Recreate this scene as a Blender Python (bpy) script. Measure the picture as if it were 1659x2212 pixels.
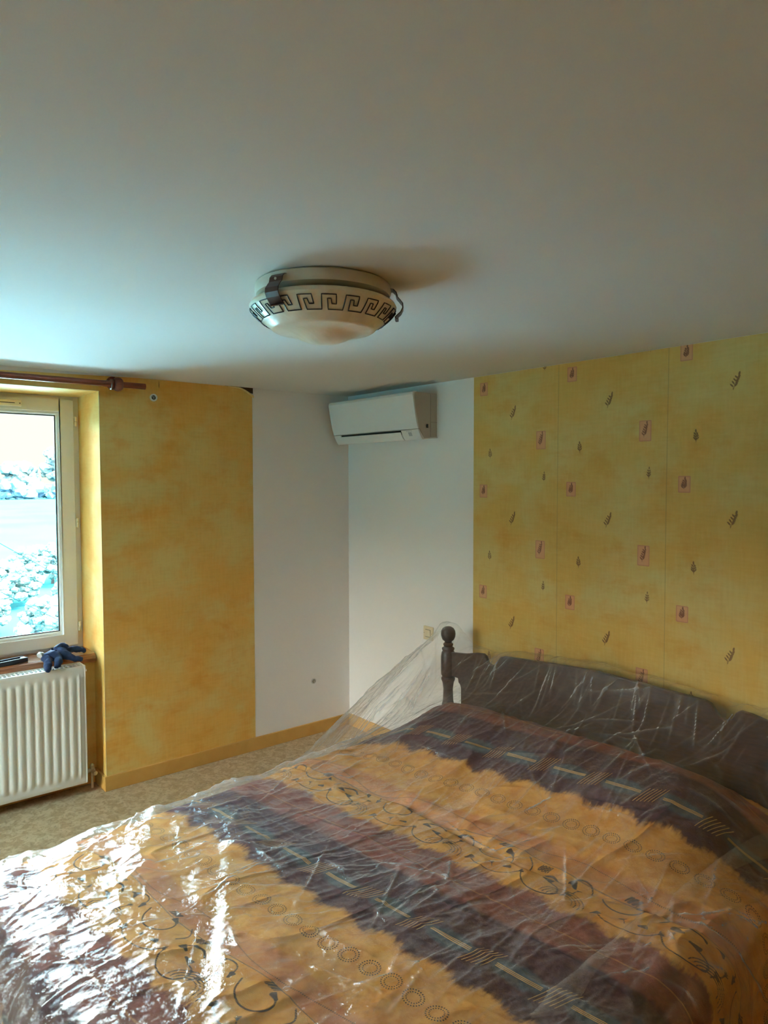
import bpy, bmesh, math, random
import numpy as np
from mathutils import Vector, Matrix
for o in list(bpy.data.objects): bpy.data.objects.remove(o)
SC = bpy.context.scene
COL = SC.collection
rnd = random.Random(7)
PI = math.pi

# ------------------------------------------------------------------ camera, sky, sun, exposure
F_PX = 1528.32
yaw, pitch, roll = 0.88160535, -0.0459890, -0.00191358
cam_d = bpy.data.cameras.new('camera'); cam = bpy.data.objects.new('camera', cam_d); COL.objects.link(cam)
_f = Vector((-math.sin(yaw)*math.cos(pitch), math.cos(yaw)*math.cos(pitch), math.sin(pitch)))
_r = Vector((math.cos(yaw), math.sin(yaw), 0)); _u = _r.cross(_f)
_r2 = _r*math.cos(roll)+_u*math.sin(roll); _u2 = -_r*math.sin(roll)+_u*math.cos(roll)
m = Matrix((( _r2.x,_u2.x,-_f.x,3.7205),(_r2.y,_u2.y,-_f.y,-2.7653),(_r2.z,_u2.z,-_f.z,1.6220),(0,0,0,1)))
cam.matrix_world = m
cam_d.sensor_fit = 'HORIZONTAL'; cam_d.sensor_width = 36; cam_d.lens = F_PX/1659*36
cam_d.clip_end = 1500; cam_d.clip_start = .02
SC.camera = cam
SC.view_settings.view_transform = 'Standard'; SC.view_settings.look = 'None'
SC.view_settings.gamma = 1; SC.view_settings.use_curve_mapping = False
SC.view_settings.exposure = 0.27
try:
    SC.cycles.transparent_max_bounces = 16; SC.cycles.max_bounces = 14; SC.cycles.diffuse_bounces = 8
    SC.cycles.sample_clamp_indirect = 40
except Exception: pass
w = bpy.data.worlds.new('sky'); SC.world = w; w.use_nodes = True
nt = w.node_tree; bg = nt.nodes['Background']
tc = nt.nodes.new('ShaderNodeTexCoord'); sx = nt.nodes.new('ShaderNodeSeparateXYZ'); rp = nt.nodes.new('ShaderNodeValToRGB')
nt.links.new(tc.outputs['Generated'], sx.inputs[0]); nt.links.new(sx.outputs['Z'], rp.inputs[0])
SKY = 60.0        # bright hazy sky
SKY_FRONT = 38.0  # sky level facing window_2, set separately to tune its fill; not the sun's side
e = rp.color_ramp.elements
HZ = (1.35/SKY, 1.25/SKY, .90/SKY, 1)
e[0].position = 0.0; e[0].color = HZ
e[1].position = 1.0; e[1].color = (.55,.72,1.0,1)
for p, c in ((.095,HZ),(.15,(1.0,.92,.82,1)),(.30,(1.0,.94,.88,1)),(.40,(.80,.93,.98,1)),(.50,(.38,.78,1.0,1))):
    k = e.new(p); k.color = c
mr = nt.nodes.new('ShaderNodeMapRange'); mr.interpolation_type='SMOOTHSTEP'
nt.links.new(sx.outputs['Y'], mr.inputs[0]); mr.inputs[1].default_value=-.25; mr.inputs[2].default_value=-.9
mr.inputs[3].default_value=SKY; mr.inputs[4].default_value=SKY_FRONT
nt.links.new(rp.outputs[0], bg.inputs[0]); nt.links.new(mr.outputs[0], bg.inputs[1])
sd = bpy.data.lights.new('sun','SUN'); so = bpy.data.objects.new('sun', sd); COL.objects.link(so)
sd.energy = 34; sd.angle = .01; sd.color = (1,.93,.8)
so.rotation_euler = (Vector((-.75,-.35,-.85))).to_track_quat('-Z','Y').to_euler()   # from behind the house

# ------------------------------------------------------------------ helpers
def tagp(o, label=None, cat=None, group=None, kind=None):
    if label: o['label'] = label
    if cat: o['category'] = cat
    if group: o['group'] = group
    if kind: o['kind'] = kind
    return o
def empty(name, loc, rz=0):
    o = bpy.data.objects.new(name, None); COL.objects.link(o); o.location = loc; o.rotation_euler = (0,0,rz)
    o.empty_display_size = .1; return o
class MB:
    def __init__(s): s.v=[]; s.f=[]; s.sm=[]
    def add(s, vs, fs, smooth=False):
        n=len(s.v); s.v+= [tuple(map(float,p)) for p in vs]; s.f+= [tuple(n+i for i in f) for f in fs]; s.sm += [smooth]*len(fs); return s
    def box(s, a, b):
        x0,y0,z0=a; x1,y1,z1=b
        return s.add([(x0,y0,z0),(x1,y0,z0),(x1,y1,z0),(x0,y1,z0),(x0,y0,z1),(x1,y0,z1),(x1,y1,z1),(x0,y1,z1)],
              [(0,3,2,1),(4,5,6,7),(0,1,5,4),(1,2,6,5),(2,3,7,6),(3,0,4,7)])
    def quad(s,a,b,c,d): return s.add([a,b,c,d],[(0,1,2,3)])
    def tube(s, pts, r, n=10, caps=True):
        pts=[Vector(p) for p in pts]; k=len(pts)
        rs = r if isinstance(r,(list,tuple)) else [r]*k
        vs=[];fs=[]; up=None
        for i,p in enumerate(pts):
            t=(pts[min(i+1,k-1)]-pts[max(i-1,0)]).normalized()
            if up is None: up = Vector((0,0,1)) if abs(t.z)<.9 else Vector((1,0,0))
            a=t.cross(up).normalized(); b=a.cross(t).normalized(); up=b
            for j in range(n):
                th=2*PI*j/n; vs.append(p+(a*math.cos(th)+b*math.sin(th))*rs[i])
        for i in range(k-1):
            for j in range(n):
                fs.append((i*n+j,i*n+(j+1)%n,(i+1)*n+(j+1)%n,(i+1)*n+j))
        if caps: fs.append(tuple(range(n-1,-1,-1))); fs.append(tuple((k-1)*n+j for j in range(n)))
        return s.add(vs,fs,True)
    def lathe(s, prof, c=(0,0,0), axis='z', n=32, closed=False):
        vs=[];fs=[]; k=len(prof)
        for (r,h) in prof:
            for j in range(n):
                th=2*PI*j/n; a,b=r*math.cos(th),r*math.sin(th)
                p={'z':(a,b,h),'x':(h,a,b),'y':(a,h,b)}[axis]
                vs.append((c[0]+p[0],c[1]+p[1],c[2]+p[2]))
        for i in range(k-1):
            for j in range(n): fs.append((i*n+j,i*n+(j+1)%n,(i+1)*n+(j+1)%n,(i+1)*n+j))
        if prof[0][0]>1e-5 and not closed: fs.append(tuple(range(n-1,-1,-1)))
        if prof[-1][0]>1e-5 and not closed: fs.append(tuple((k-1)*n+j for j in range(n)))
        return s.add(vs,fs,True)
    def prism(s, poly, f0, f1):      # poly list of 2D points, f0/f1 map 2D->3D
        n=len(poly); vs=[f0(*p) for p in poly]+[f1(*p) for p in poly]
        fs=[tuple(range(n)),tuple(range(2*n-1,n-1,-1))]+[(i,i+n,(i+1)%n+n,(i+1)%n) for i in range(n)]
        return s.add(vs,fs)
    def build(s, name, mat, parent=None, bevel=0, fix=True, autosmooth=35):
        me=bpy.data.meshes.new(name); me.from_pydata(s.v,[],s.f)
        o=bpy.data.objects.new(name,me); COL.objects.link(o)
        me.polygons.foreach_set('use_smooth', s.sm)
        if fix:
            bm=bmesh.new(); bm.from_mesh(me)
            bmesh.ops.remove_doubles(bm, verts=bm.verts, dist=1e-6)
            bmesh.ops.recalc_face_normals(bm, faces=bm.faces); bm.to_mesh(me); bm.free()
        if any(s.sm):
            for p in me.edges: pass
            me.shade_smooth() if all(s.sm) else None
            try: me.set_sharp_from_angle(angle=math.radians(autosmooth))
            except Exception: pass
        if mat: me.materials.append(mat)
        if bevel:
            b=o.modifiers.new('bevel','BEVEL'); b.width=bevel; b.segments=2; b.limit_method='ANGLE'
        if parent:
            o.parent=parent
        return o
def gridmesh(name, P, mat, parent=None, mask=None, smooth=True, uv=None, attrs=None):
    ny,nx=P.shape[:2]
    idx=np.arange(ny*nx).reshape(ny,nx)
    f=np.stack([idx[:-1,:-1],idx[:-1,1:],idx[1:,1:],idx[1:,:-1]],-1).reshape(-1,4)
    if mask is not None: f=f[mask.reshape(-1)]
    used=np.unique(f); remap=-np.ones(ny*nx,int); remap[used]=np.arange(len(used)); f=remap[f]
    V=P.reshape(-1,3)[used]
    me=bpy.data.meshes.new(name)
    me.vertices.add(len(V)); me.vertices.foreach_set('co',V.astype(np.float32).ravel())
    me.loops.add(f.size); me.loops.foreach_set('vertex_index',f.astype(np.int32).ravel())
    me.polygons.add(len(f)); me.polygons.foreach_set('loop_start',(np.arange(len(f))*4).astype(np.int32))
    me.polygons.foreach_set('loop_total',np.full(len(f),4,np.int32))
    me.update(calc_edges=True)
    me.polygons.foreach_set('use_smooth',np.full(len(f),smooth))
    if attrs:
        for k,a in attrs.items():
            if a.ndim==3:
                at=me.attributes.new(k,'FLOAT_VECTOR','POINT'); at.data.foreach_set('vector',a.reshape(-1,3)[used].astype(np.float32).ravel())
            else:
                at=me.attributes.new(k,'FLOAT','POINT'); at.data.foreach_set('value',a.ravel()[used].astype(np.float32))
    if mat: me.materials.append(mat)
    o=bpy.data.objects.new(name,me); COL.objects.link(o)
    if parent: o.parent=parent
    return o

# numpy gradient noise
_perm=np.random.RandomState(3).rand(256,256)
def vnoise(x,y,seed=0):
    x=x+seed*17.31; y=y+seed*7.77
    xi=np.floor(x).astype(int); yi=np.floor(y).astype(int); fx=x-xi; fy=y-yi
    fx=fx*fx*fx*(fx*(fx*6-15)+10); fy=fy*fy*fy*(fy*(fy*6-15)+10)
    g=lambda a,b:_perm[a%256,b%256]
    return ((g(xi,yi)*(1-fx)+g(xi+1,yi)*fx)*(1-fy)+(g(xi,yi+1)*(1-fx)+g(xi+1,yi+1)*fx)*fy)*2-1
def fbm(x,y,o=4,seed=0):
    s=0;a=.5
    for i in range(o): s=s+a*vnoise(x,y,seed+i*3.1); x=x*2.03;y=y*2.03;a*=.5
    return s

# ------------------------------------------------------------------ node material helper
class NM:
    def __init__(s,name):
        s.m=bpy.data.materials.new(name); s.m.use_nodes=True; s.t=s.m.node_tree; s.t.nodes.clear()
        s.out=s.t.nodes.new('ShaderNodeOutputMaterial')
    def n(s,t,**k):
        nd=s.t.nodes.new(t)
        for a,b in k.items(): setattr(nd,a,b)
        return nd
    def l(s,a,b): s.t.links.new(a,b)
    def put(s,sock,v):
        if hasattr(v,'is_linked') or isinstance(v,bpy.types.NodeSocket): s.l(v,sock)
        else:
            if sock.type=='RGBA' and len(v)==3: v=(*v,1)
            sock.default_value=v
    def math(s,op,a,b=0.0,c=None,clamp=False):
        nd=s.n('ShaderNodeMath',operation=op,use_clamp=clamp); s.put(nd.inputs[0],a); s.put(nd.inputs[1],b)
        if c is not None: s.put(nd.inputs[2],c)
        return nd.outputs[0]
    def mix(s,f,a,b):
        nd=s.n('ShaderNodeMix',data_type='RGBA'); s.put(nd.inputs[0],f); s.put(nd.inputs[6],a); s.put(nd.inputs[7],b); return nd.outputs[2]
    def ss(s,v,lo,hi,o0=0.0,o1=1.0):
        nd=s.n('ShaderNodeMapRange',interpolation_type='SMOOTHSTEP'); s.put(nd.inputs[0],v)
        nd.inputs[1].default_value=lo; nd.inputs[2].default_value=hi; nd.inputs[3].default_value=o0; nd.inputs[4].default_value=o1; return nd.outputs[0]
    def noise(s,vec,scale,detail=3,rough=.5,dist=0.0,scl=None):
        if scl is not None:
            mp=s.n('ShaderNodeMapping'); s.l(vec,mp.inputs[0]); mp.inputs[3].default_value=scl; vec=mp.outputs[0]
        nd=s.n('ShaderNodeTexNoise'); s.l(vec,nd.inputs['Vector']); nd.inputs['Scale'].default_value=scale
        nd.inputs['Detail'].default_value=detail; nd.inputs['Roughness'].default_value=rough; nd.inputs['Distortion'].default_value=dist
        return nd.outputs[0]
    def obj(s): return s.n('ShaderNodeTexCoord').outputs['Object']
    def attr(s,name):
        return s.n('ShaderNodeAttribute',attribute_name=name)
    def bsdf(s,color,rough=.5,metal=0.0,spec=.5,coat=0.0,bump=None,bstr=.3,bdist=.01,**k):
        b=s.n('ShaderNodeBsdfPrincipled'); s.put(b.inputs['Base Color'],color); s.put(b.inputs['Roughness'],rough)
        b.inputs['Metallic'].default_value=metal; b.inputs['Specular IOR Level'].default_value=spec; b.inputs['Coat Weight'].default_value=coat
        if bump is not None:
            bp=s.n('ShaderNodeBump'); bp.inputs['Strength'].default_value=bstr; bp.inputs['Distance'].default_value=bdist
            s.l(bump,bp.inputs['Height']); s.l(bp.outputs[0],b.inputs['Normal'])
        for a,v in k.items(): s.put(b.inputs[a],v)
        s.l(b.outputs[0],s.out.inputs[0]); s.b=b; return s.m
def plain(name,c,rough=.5,metal=0,spec=.5,coat=0,var=.06,sc=30,bstr=.05):
    k=NM(name); nz=k.noise(k.obj(),sc,3)
    c2=tuple(max(0,x*(1-var*2)) for x in c)
    return k.bsdf(k.mix(nz,c2,c),rough,metal,spec,coat,bump=nz,bstr=bstr,bdist=.002)

def paint_mat(name,c,rough=.8):
    k=NM(name); o=k.obj(); f=k.noise(o,1.3,2); g=k.noise(o,180,2)
    return k.bsdf(k.mix(f,tuple(x*.97 for x in c),c),rough,bump=g,bstr=.06,bdist=.001,spec=.25)
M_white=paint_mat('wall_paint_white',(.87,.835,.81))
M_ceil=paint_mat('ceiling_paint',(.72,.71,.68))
def wallpaper_mat(name, motif=False, gain=1.0):
    k=NM(name); o=k.obj()
    a=k.noise(o,3.2,5,.55,.4,scl=(1,1,1.25)); b=k.noise(o,6.2,5,.62,.15,scl=(1,1,1.5)); c=k.noise(o,2.1,3,.5,.3)
    pale=(.70,.53,.19) if motif else (.78,.57,.19); mid=(.72,.45,.11) if motif else (.82,.47,.105); deep=(.66,.34,.06) if motif else (.76,.345,.05)
    col=k.mix(k.ss(a,.36,.62),pale,mid); col=k.mix(k.math('MULTIPLY',k.math('MULTIPLY',k.ss(b,.42,.72),.75),k.ss(c,.30,.60)),col,deep)
    h1=k.noise(o,90,2,.5,scl=(1,1,.12)); h2=k.noise(o,90,2,.5,scl=(.12,.12,1.0))
    fib=k.math('ADD',h1,h2)
    col=k.mix(k.math('MULTIPLY',k.ss(fib,.9,1.35),.13),col,(.52,.25,.04))
    col=k.mix(k.math('MULTIPLY',k.ss(fib,1.0,.65),.14),col,(.80,.62,.26))
    if motif:
        p=k.attr('pink').outputs['Fac']; l=k.attr('leaf').outputs['Fac']; sm=k.attr('seam').outputs['Fac']
        edge=k.noise(o,260,2)
        pk=k.math('ADD',p,k.math('MULTIPLY',k.math('SUBTRACT',edge,.5),.004))
        rim=k.math('MULTIPLY',k.ss(k.math('ABSOLUTE',k.math('ADD',p,.002)),.003,.001),.35)
        col=k.mix(k.ss(pk,.0008,-.0008,0,.62),col,(.74,.30,.21))
        col=k.mix(rim,col,(.42,.12,.09))
        col=k.mix(k.ss(l,.0010,-.0006,0,.80),col,(.15,.045,.025))
        col=k.mix(k.ss(k.math('ABSOLUTE',sm),.0030,.0008,0,.4),col,(.30,.20,.07))
    if gain!=1: col=k.mix(1-gain,col,(0,0,0))
    return k.bsdf(col,.65,bump=fib,bstr=.12,bdist=.002,spec=.3)
M_wp=wallpaper_mat('wallpaper_yellow'); M_wpm=wallpaper_mat('wallpaper_yellow_motif',True)
def floor_mat():
    k=NM('floor_mottled'); o=k.obj()
    a=k.noise(o,24,4,.6,.8); b=k.noise(o,70,3,.6); c=k.noise(o,3,2)
    col=k.mix(k.ss(a,.38,.62),(.43,.29,.155),(.60,.44,.27)); col=k.mix(k.math('MULTIPLY',k.ss(b,.52,.66),.55),col,(.24,.155,.075))
    col=k.mix(k.math('MULTIPLY',c,.25),col,(.50,.36,.2))
    return k.bsdf(col,.55,bump=b,bstr=.15,bdist=.002,spec=.35)
M_floor=floor_mat()
def wood_mat(name,c1,c2,scl,rough=.4,coat=0.0,sc=14):
    k=NM(name); o=k.obj(); a=k.noise(o,sc,4,.6,.6,scl=scl)
    return k.bsdf(k.mix(k.ss(a,.35,.65),c1,c2),rough,bump=a,bstr=.08,bdist=.002,coat=coat)
M_base=wood_mat('baseboard_orange_wood',(.62,.33,.075),(.68,.38,.10),(1,1,1),.45,sc=5)
M_rod=wood_mat('mahogany_rod',(.16,.035,.018),(.26,.06,.028),(8,.6,8),.28,.5)
M_sill=wood_mat('varnished_sill',(.22,.075,.03),(.36,.14,.055),(6,.5,6),.2,.6)
M_dark=wood_mat('dark_bed_wood',(.040,.014,.009),(.075,.027,.017),(1,1,6),.38,.25)
M_pvc=plain('white_pvc',(.80,.82,.79),.35,var=.01); M_cream=plain('cream_plastic',(.90,.82,.60),.4,var=.01)
M_gasket=plain('black_gasket',(.012,.03,.035),.5)
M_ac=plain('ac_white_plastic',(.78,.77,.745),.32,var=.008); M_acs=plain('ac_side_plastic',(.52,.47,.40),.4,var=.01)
M_black=plain('black_plastic',(.012,.012,.014),.4); M_grey=plain('grey_print',(.42,.43,.44),.5,var=.02)
M_rad=plain('radiator_enamel',(.80,.80,.75),.22,var=.008,coat=.3); M_slot=plain('dark_slot',(.03,.03,.028),.7)
M_chrome=plain('brass_valve',(.55,.48,.36),.3,metal=.8); M_navy=plain('navy_knit',(.018,.048,.15),.9,var=.3,sc=120,bstr=.5)
M_leather=plain('brown_leather',(.085,.028,.020),.35,var=.2); M_sw=plain('switch_cream',(.72,.60,.40),.4,var=.01)
M_whitecloth=plain('white_cloth',(.7,.7,.7),.9); M_matt=plain('mattress_ticking',(.5,.45,.4),.9)

# ------------------------------------------------------------------ room shell
H=2.16; XR=6.2; YF=-4.3; YN0=-1.579; YN1=-2.80; XA=-.158; XW=-.35; XO=-.46; ZL=2.075
S=lambda n,mb,mat,parent=None,**k: tagp(mb.build(n,mat,parent,**k),kind='structure') if parent is None else mb.build(n,mat,parent,**k)
wl=MB()
wl.box((XO,YN0,-.1),(0,0,H)); wl.box((XO,YN1,ZL),(0,YN0,H)); wl.box((XO,YF,-.1),(0,YN1,H)); wl.box((XO,YN1,-.1),(XA,YN0,.655))
o_wl=S('wall_left',wl,M_white,fix=False)
wb=MB(); wb.box((XO,0,-.1),(XR+.2,.2,H)); o_wb=S('wall_back',wb,M_white)
MB_=MB(); MB_.box((XR,YF-.2,-.1),(XR+.2,0,H)); S('wall_right',MB_,M_wp)
W2=(.12,1.15,.55,2.02)
MB_=MB(); MB_.box((XO,YF-.5,-.1),(W2[0],YF,H)); MB_.box((W2[1],YF-.5,-.1),(XR,YF,H)); MB_.box((W2[0],YF-.5,-.1),(W2[1],YF,W2[2])); MB_.box((W2[0],YF-.5,W2[3]),(W2[1],YF,H)); S('wall_front',MB_,M_wp,fix=False)
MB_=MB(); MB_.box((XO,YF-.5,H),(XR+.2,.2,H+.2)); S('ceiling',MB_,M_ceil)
MB_=MB(); MB_.box((XO,YF-.5,-.12),(XR+.2,.2,0)); S('floor',MB_,M_floor)

# wallpaper on the window wall
e1=.0012
wp=MB()
def uw(a,b,c,d): wp.quad(a,b,c,d)
ytop=-.703; n=24
zt=[H-.002-.020*max(0,(-1.30-y))/.75 if y<-1.30 else H-.002 for y in np.linspace(YN0,ytop,n)]
def sheet(y0,y1,z0,z1fn,k=14):
    ys=np.linspace(y0,y1,k+1)
    for i in range(k): wp.quad((e1,ys[i],z0),(e1,ys[i+1],z0),(e1,ys[i+1],z1fn(ys[i+1])),(e1,ys[i],z1fn(ys[i])))
def ztop(y):
    if y<-1.35: return H-.001-.022*min(1,(-1.35-y)/.7)
    if y>-.80: return H-.002-.042*((y+.80)/.097)**1.6
    return H-.002
sheet(YN0,ytop,.07,ztop,22); sheet(YN1,YN0,ZL,ztop,10); sheet(YF,YN1,.07,lambda y:H-.022,2)
wp.quad((0,YN0-e1,0.0),(XA,YN0-e1,0.0),(XA,YN0-e1,.66),(0,YN0-e1,.66))
wp.quad((0,YN0-e1,.66),(XW-.05,YN0-e1,.66),(XW-.05,YN0-e1,ZL),(0,YN0-e1,ZL))
wp.quad((0,YN1+e1,0.0),(XA,YN1+e1,0.0),(XA,YN1+e1,.66),(0,YN1+e1,.66))
wp.quad((0,YN1+e1,.66),(XW-.05,YN1+e1,.66),(XW-.05,YN1+e1,ZL),(0,YN1+e1,ZL))
wp.quad((0,YN0,ZL-e1),(XW-.05,YN0,ZL-e1),(XW-.05,YN1,ZL-e1),(0,YN1,ZL-e1))
wp.quad((XA+e1,YN0,0),(XA+e1,YN1,0),(XA+e1,YN1,.655),(XA+e1,YN0,.655))
o_wp=wp.build('wallpaper',M_wp,o_wl)
# peeled corner of the sheet, curling off the wall
pv=[];pf=[]
K=10
for i in range(K+1):
    t=i/K; y=-.86+t*(.158)
    zb=ztop(y) if y<ytop else ztop(ytop); lift=.018*t**1.5
    for j in range(7):
        a=j/6; ang=a*2.4
        r=.004+.009*t
        pv.append((e1+.0004+r*math.sin(ang)*1.1+lift*.2*a, y+.002*a, zb+r*(1-math.cos(ang))*-.9+.001+ .002*math.sin(ang)))
for i in range(K):
    for j in range(6): q=i*7+j; pf.append((q,q+1,q+8,q+7))
mb=MB(); mb.add(pv,pf,True); fl=mb.build('wallpaper_flap',plain('wallpaper_back',(.88,.66,.26),.8),o_wl); fl['label']='curling corner of yellow wallpaper'
mb=MB(); mb.quad((.0006,-.88,H-.001),(.0006,-.697,H-.001),(.0006,-.697,H-.034),(.0006,-.88,H-.008)); mb.build('bare_plaster',plain('old_plaster',(.10,.055,.025),.9),o_wl)
mb=MB(); mb.tube([(.0015,-1.264,2.150),(.0015,-1.2645,2.128),(.0015,-1.264,2.113)],[.0006,.0012,.0003],5); mb.build('crack',M_slot,o_wl)

# wallpaper with printed motifs on the back wall
X0W=1.116; STEP=.5465
xs=np.arange(X0W,3.0,.0042); zs=np.append(np.arange(.30,H-.001,.0042),H-.001)
GX,GZ=np.meshgrid(xs,zs)
pink=np.full(GX.shape,9.); leaf=np.full(GX.shape,9.)
def crop(cx,cz,r):
    i0,i1=np.searchsorted(xs,[cx-r,cx+r]); j0,j1=np.searchsorted(zs,[cz-r,cz+r]); return slice(j0,j1),slice(i0,i1)
def pbox(cx,cz,w_,h_):
    s=crop(cx,cz,.08); x=np.abs(GX[s]-cx)-w_/2; z=np.abs(GZ[s]-cz)-h_/2
    pink[s]=np.minimum(pink[s],np.maximum(x,z))
def ell(cx,cz,a,b,ang,lim):
    s=crop(cx,cz,.03); x=GX[s]-cx; z=GZ[s]-cz; c,sn=math.cos(ang),math.sin(ang)
    u=(x*c+z*sn)/a; v=(-x*sn+z*c)/b; d=(np.sqrt(u*u+v*v)-1)*min(a,b)
    leaf[s]=np.minimum(leaf[s],d)
def sprig(cx,cz,h,lean,sc=1.0,n=4,seed=0):
    r_=random.Random(seed)
    p0=(cx-lean*h*.5,cz-h*.5)
    for i in range(14):
        t=i/13; ell(p0[0]+lean*h*t,p0[1]+h*t,.0010*sc,.0042*sc,0,0)
    for i in range(n):
        t=.15+.8*i/n; L=.0085*sc*(1.15-.5*t)
        for sd_ in (-1,1):
            a=PI/2-sd_*(.62+.15*r_.random()); x=p0[0]+lean*h*t+sd_*L*.78; z=p0[1]+h*t+L*.85
            ell(x,z,L*.85,.0026*sc,a,0)
    ell(p0[0]+lean*h,p0[1]+h+.004*sc,.0075*sc,.0032*sc,PI/2-lean*.6,0)
for k_ in range(4):
    dx=k_*STEP; dz=(0,.015,.04,.055)[k_]
    for r_ in range(5):
        z0=-.53*r_+dz
        pbox(1.187+dx,2.09+z0,.052,.068); sprig(1.187+dx,2.088+z0,.044,.12,1.0,4,1)
        sprig(1.385+dx,1.95+z0,.056,.42,1.15,4,2)
        sprig(1.232+dx,1.75+z0,.040,-.05,1.0,3,3)
        pbox(1.558+dx,1.81+z0,.056,.088); sprig(1.558+dx,1.812+z0,.060,.25,.95,5,4)
        sprig(1.578+dx,1.63+z0,.040,.05,.85,3,5)
        if r_==0: sprig(1.578+dx,2.16+dz,.040,.05,.85,3,5)
seam=np.full(GX.shape,9.)
for k_ in range(1,5):
    d=GX-(X0W+.0+k_*STEP-.004+.0015*np.sin(GZ*3)); seam=np.where(np.abs(d)<np.abs(seam),d,seam)
P=np.stack([GX,np.full(GX.shape,-e1),GZ],-1)[:, ::-1]
gridmesh('wallpaper',P,M_wpm,o_wb,smooth=False,attrs={'pink':pink[:, ::-1],'leaf':leaf[:, ::-1],'seam':seam[:, ::-1]})
mb=MB(); mb.quad((xs[-1],-e1,0.07),(XR,-e1,0.07),(XR,-e1,H-.001),(xs[-1],-e1,H-.001)); mb.quad((X0W,-e1,.07),(xs[-1],-e1,.07),(xs[-1],-e1,zs[0]),(X0W,-e1,zs[0])); mb.build('wallpaper',M_wp,o_wb)

# baseboards
bh=.078; bt=.012
def bb(name,segs):
    mb=MB()
    for a,b in segs: mb.box(a,b)
    return tagp(mb.build(name,M_base,None,bevel=.003),kind='structure')
bb('baseboard_left',[((0,YN0-.012,0),(bt,-bt,bh)),((XA,YN0-bt,0),(0,YN0,bh)),((XA,YN1+bt,0),(XA+bt,YN0-bt,bh)),((0,YF,0),(bt,YN1,bh))])
bb('baseboard_back',[((0,-bt,0),(XR,0,bh))])
bb('baseboard_right',[((XR-bt,YF,0),(XR,-bt,bh))]); bb('baseboard_front',[((bt,YF,0),(XR-bt,YF+bt,bh))])

# ------------------------------------------------------------------ window
win=empty('window_1',(0,0,0)); tagp(win,kind='structure')
ZB=.66
mb=MB()
FW=.034
mb.box((XW-.06,YN0-FW,ZB),(XW,YN0,ZL)); mb.box((XW-.06,YN1,ZB),(XW,YN1+FW,ZL)); mb.box((XW-.06,YN1+FW,ZL-.03),(XW,YN0-FW,ZL)); mb.box((XW-.06,YN1+FW,ZB),(XW,YN0-FW,ZB+.062))
mb.build('window_frame',M_pvc,win,bevel=.003)
gl=NM('window_glass'); t_=gl.n('ShaderNodeBsdfTransparent'); t_.inputs[0].default_value=(.90,.96,.96,1); g_=gl.n('ShaderNodeBsdfGlossy'); g_.inputs['Roughness'].default_value=.02
fr=gl.n('ShaderNodeFresnel'); fr.inputs[0].default_value=1.5; mx=gl.n('ShaderNodeMixShader'); gl.l(fr.outputs[0],mx.inputs[0]); gl.l(t_.outputs[0],mx.inputs[1]); gl.l(g_.outputs[0],mx.inputs[2]); gl.l(mx.outputs[0],gl.out.inputs[0])
M_glass=gl.m
def sash(ya,yb,hy):      # ya > yb ; hinge side ya or yb
    z0,z1=.716,2.054; sw=.072; xi=XW+.016; xo=XW-.05
    s=MB()
    s.box((xo,ya-sw,z0),(xi,ya,z1)); s.box((xo,yb,z0),(xi,yb+sw,z1)); s.box((xo,yb+sw,z1-sw+.006),(xi,ya-sw,z1)); s.box((xo,yb+sw,z0),(xi,ya-sw,z0+sw-.006))
    so_=s.build('sash',M_pvc,win,bevel=.003)
    b=MB(); bw=.018; ix=xi-.008
    a0,a1=yb+sw,ya-sw; c0,c1=z0+sw-.006,z1-sw+.006
    def bead(p,q,r_,t): b.quad(p,q,r_,t)
    G=xi-.022
    o_=[(ix,a1,c1),(ix,a0,c1),(ix,a0,c0),(ix,a1,c0)]; i_=[(G,a1-bw,c1-bw),(G,a0+bw,c1-bw),(G,a0+bw,c0+bw),(G,a1-bw,c0+bw)]
    mid=[(ix-.002,a1-bw*.6,c1-bw*.6),(ix-.002,a0+bw*.6,c1-bw*.6),(ix-.002,a0+bw*.6,c0+bw*.6),(ix-.002,a1-bw*.6,c0+bw*.6)]
    for L1,L2 in ((o_,mid),(mid,i_)):
        for i in range(4): b.quad(L1[i],L1[(i+1)%4],L2[(i+1)%4],L2[i])
    b.build('glazing_bead',M_pvc,so_)
    g=MB(); gw=.005
    for (p,q) in (((a1-bw-gw,c0+bw),(a1-bw,c1-bw)),((a0+bw,c0+bw),(a0+bw+gw,c1-bw)),((a0+bw,c1-bw-gw),(a1-bw,c1-bw)),((a0+bw,c0+bw),(a1-bw,c0+bw+gw))):
        g.box((G-.004,p[0],p[1]),(G+.001,q[0],q[1]))
    g.build('gasket',M_gasket,so_)
    p=MB(); p.box((G-.006,a0+bw+.001,c0+bw+.001),(G-.003,a1-bw-.001,c1-bw-.001)); p.build('pane',M_glass,so_)
    for zc in (1.94,1.39,.82):
        h=MB(); h.lathe([(0,-.028),(.007,-.026),(.007,-.002),(.0055,0)],(xi+.004,hy,zc),n=12); h.lathe([(.0055,0),(.0075,.002),(.0075,.022),(0,.025)],(xi+.004,hy+.001,zc+.001),n=12)
        h.box((XW,hy-.006,zc-.02),(xi+.004,hy+.006,zc+.018))
        hh=h.build('hinge',M_cream,so_); hh['label']='cream hinge'
    return so_
YM=(YN0+YN1)/2
s1=sash(YN0-.030,YM+.002,YN0-.022); s2=sash(YM-.002,YN1+.030,YN1+.022)
v=MB(); xi=XW+.016
v.box((xi,-2.165,2.004),(xi+.012,-1.868,2.036)); vo=v.build('air_vent',M_cream,s1,bevel=.003); vo['label']='cream slotted air vent'
v=MB(); v.box((xi+.0122,-2.15,2.019),(xi+.0126,-1.90,2.0225)); v.lathe([(0.003,0),(.003,.001),(0,.001)],(xi+.0118,-1.876,2.02),axis='x',n=8); v.build('vent_slot',M_slot,s1)
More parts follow.
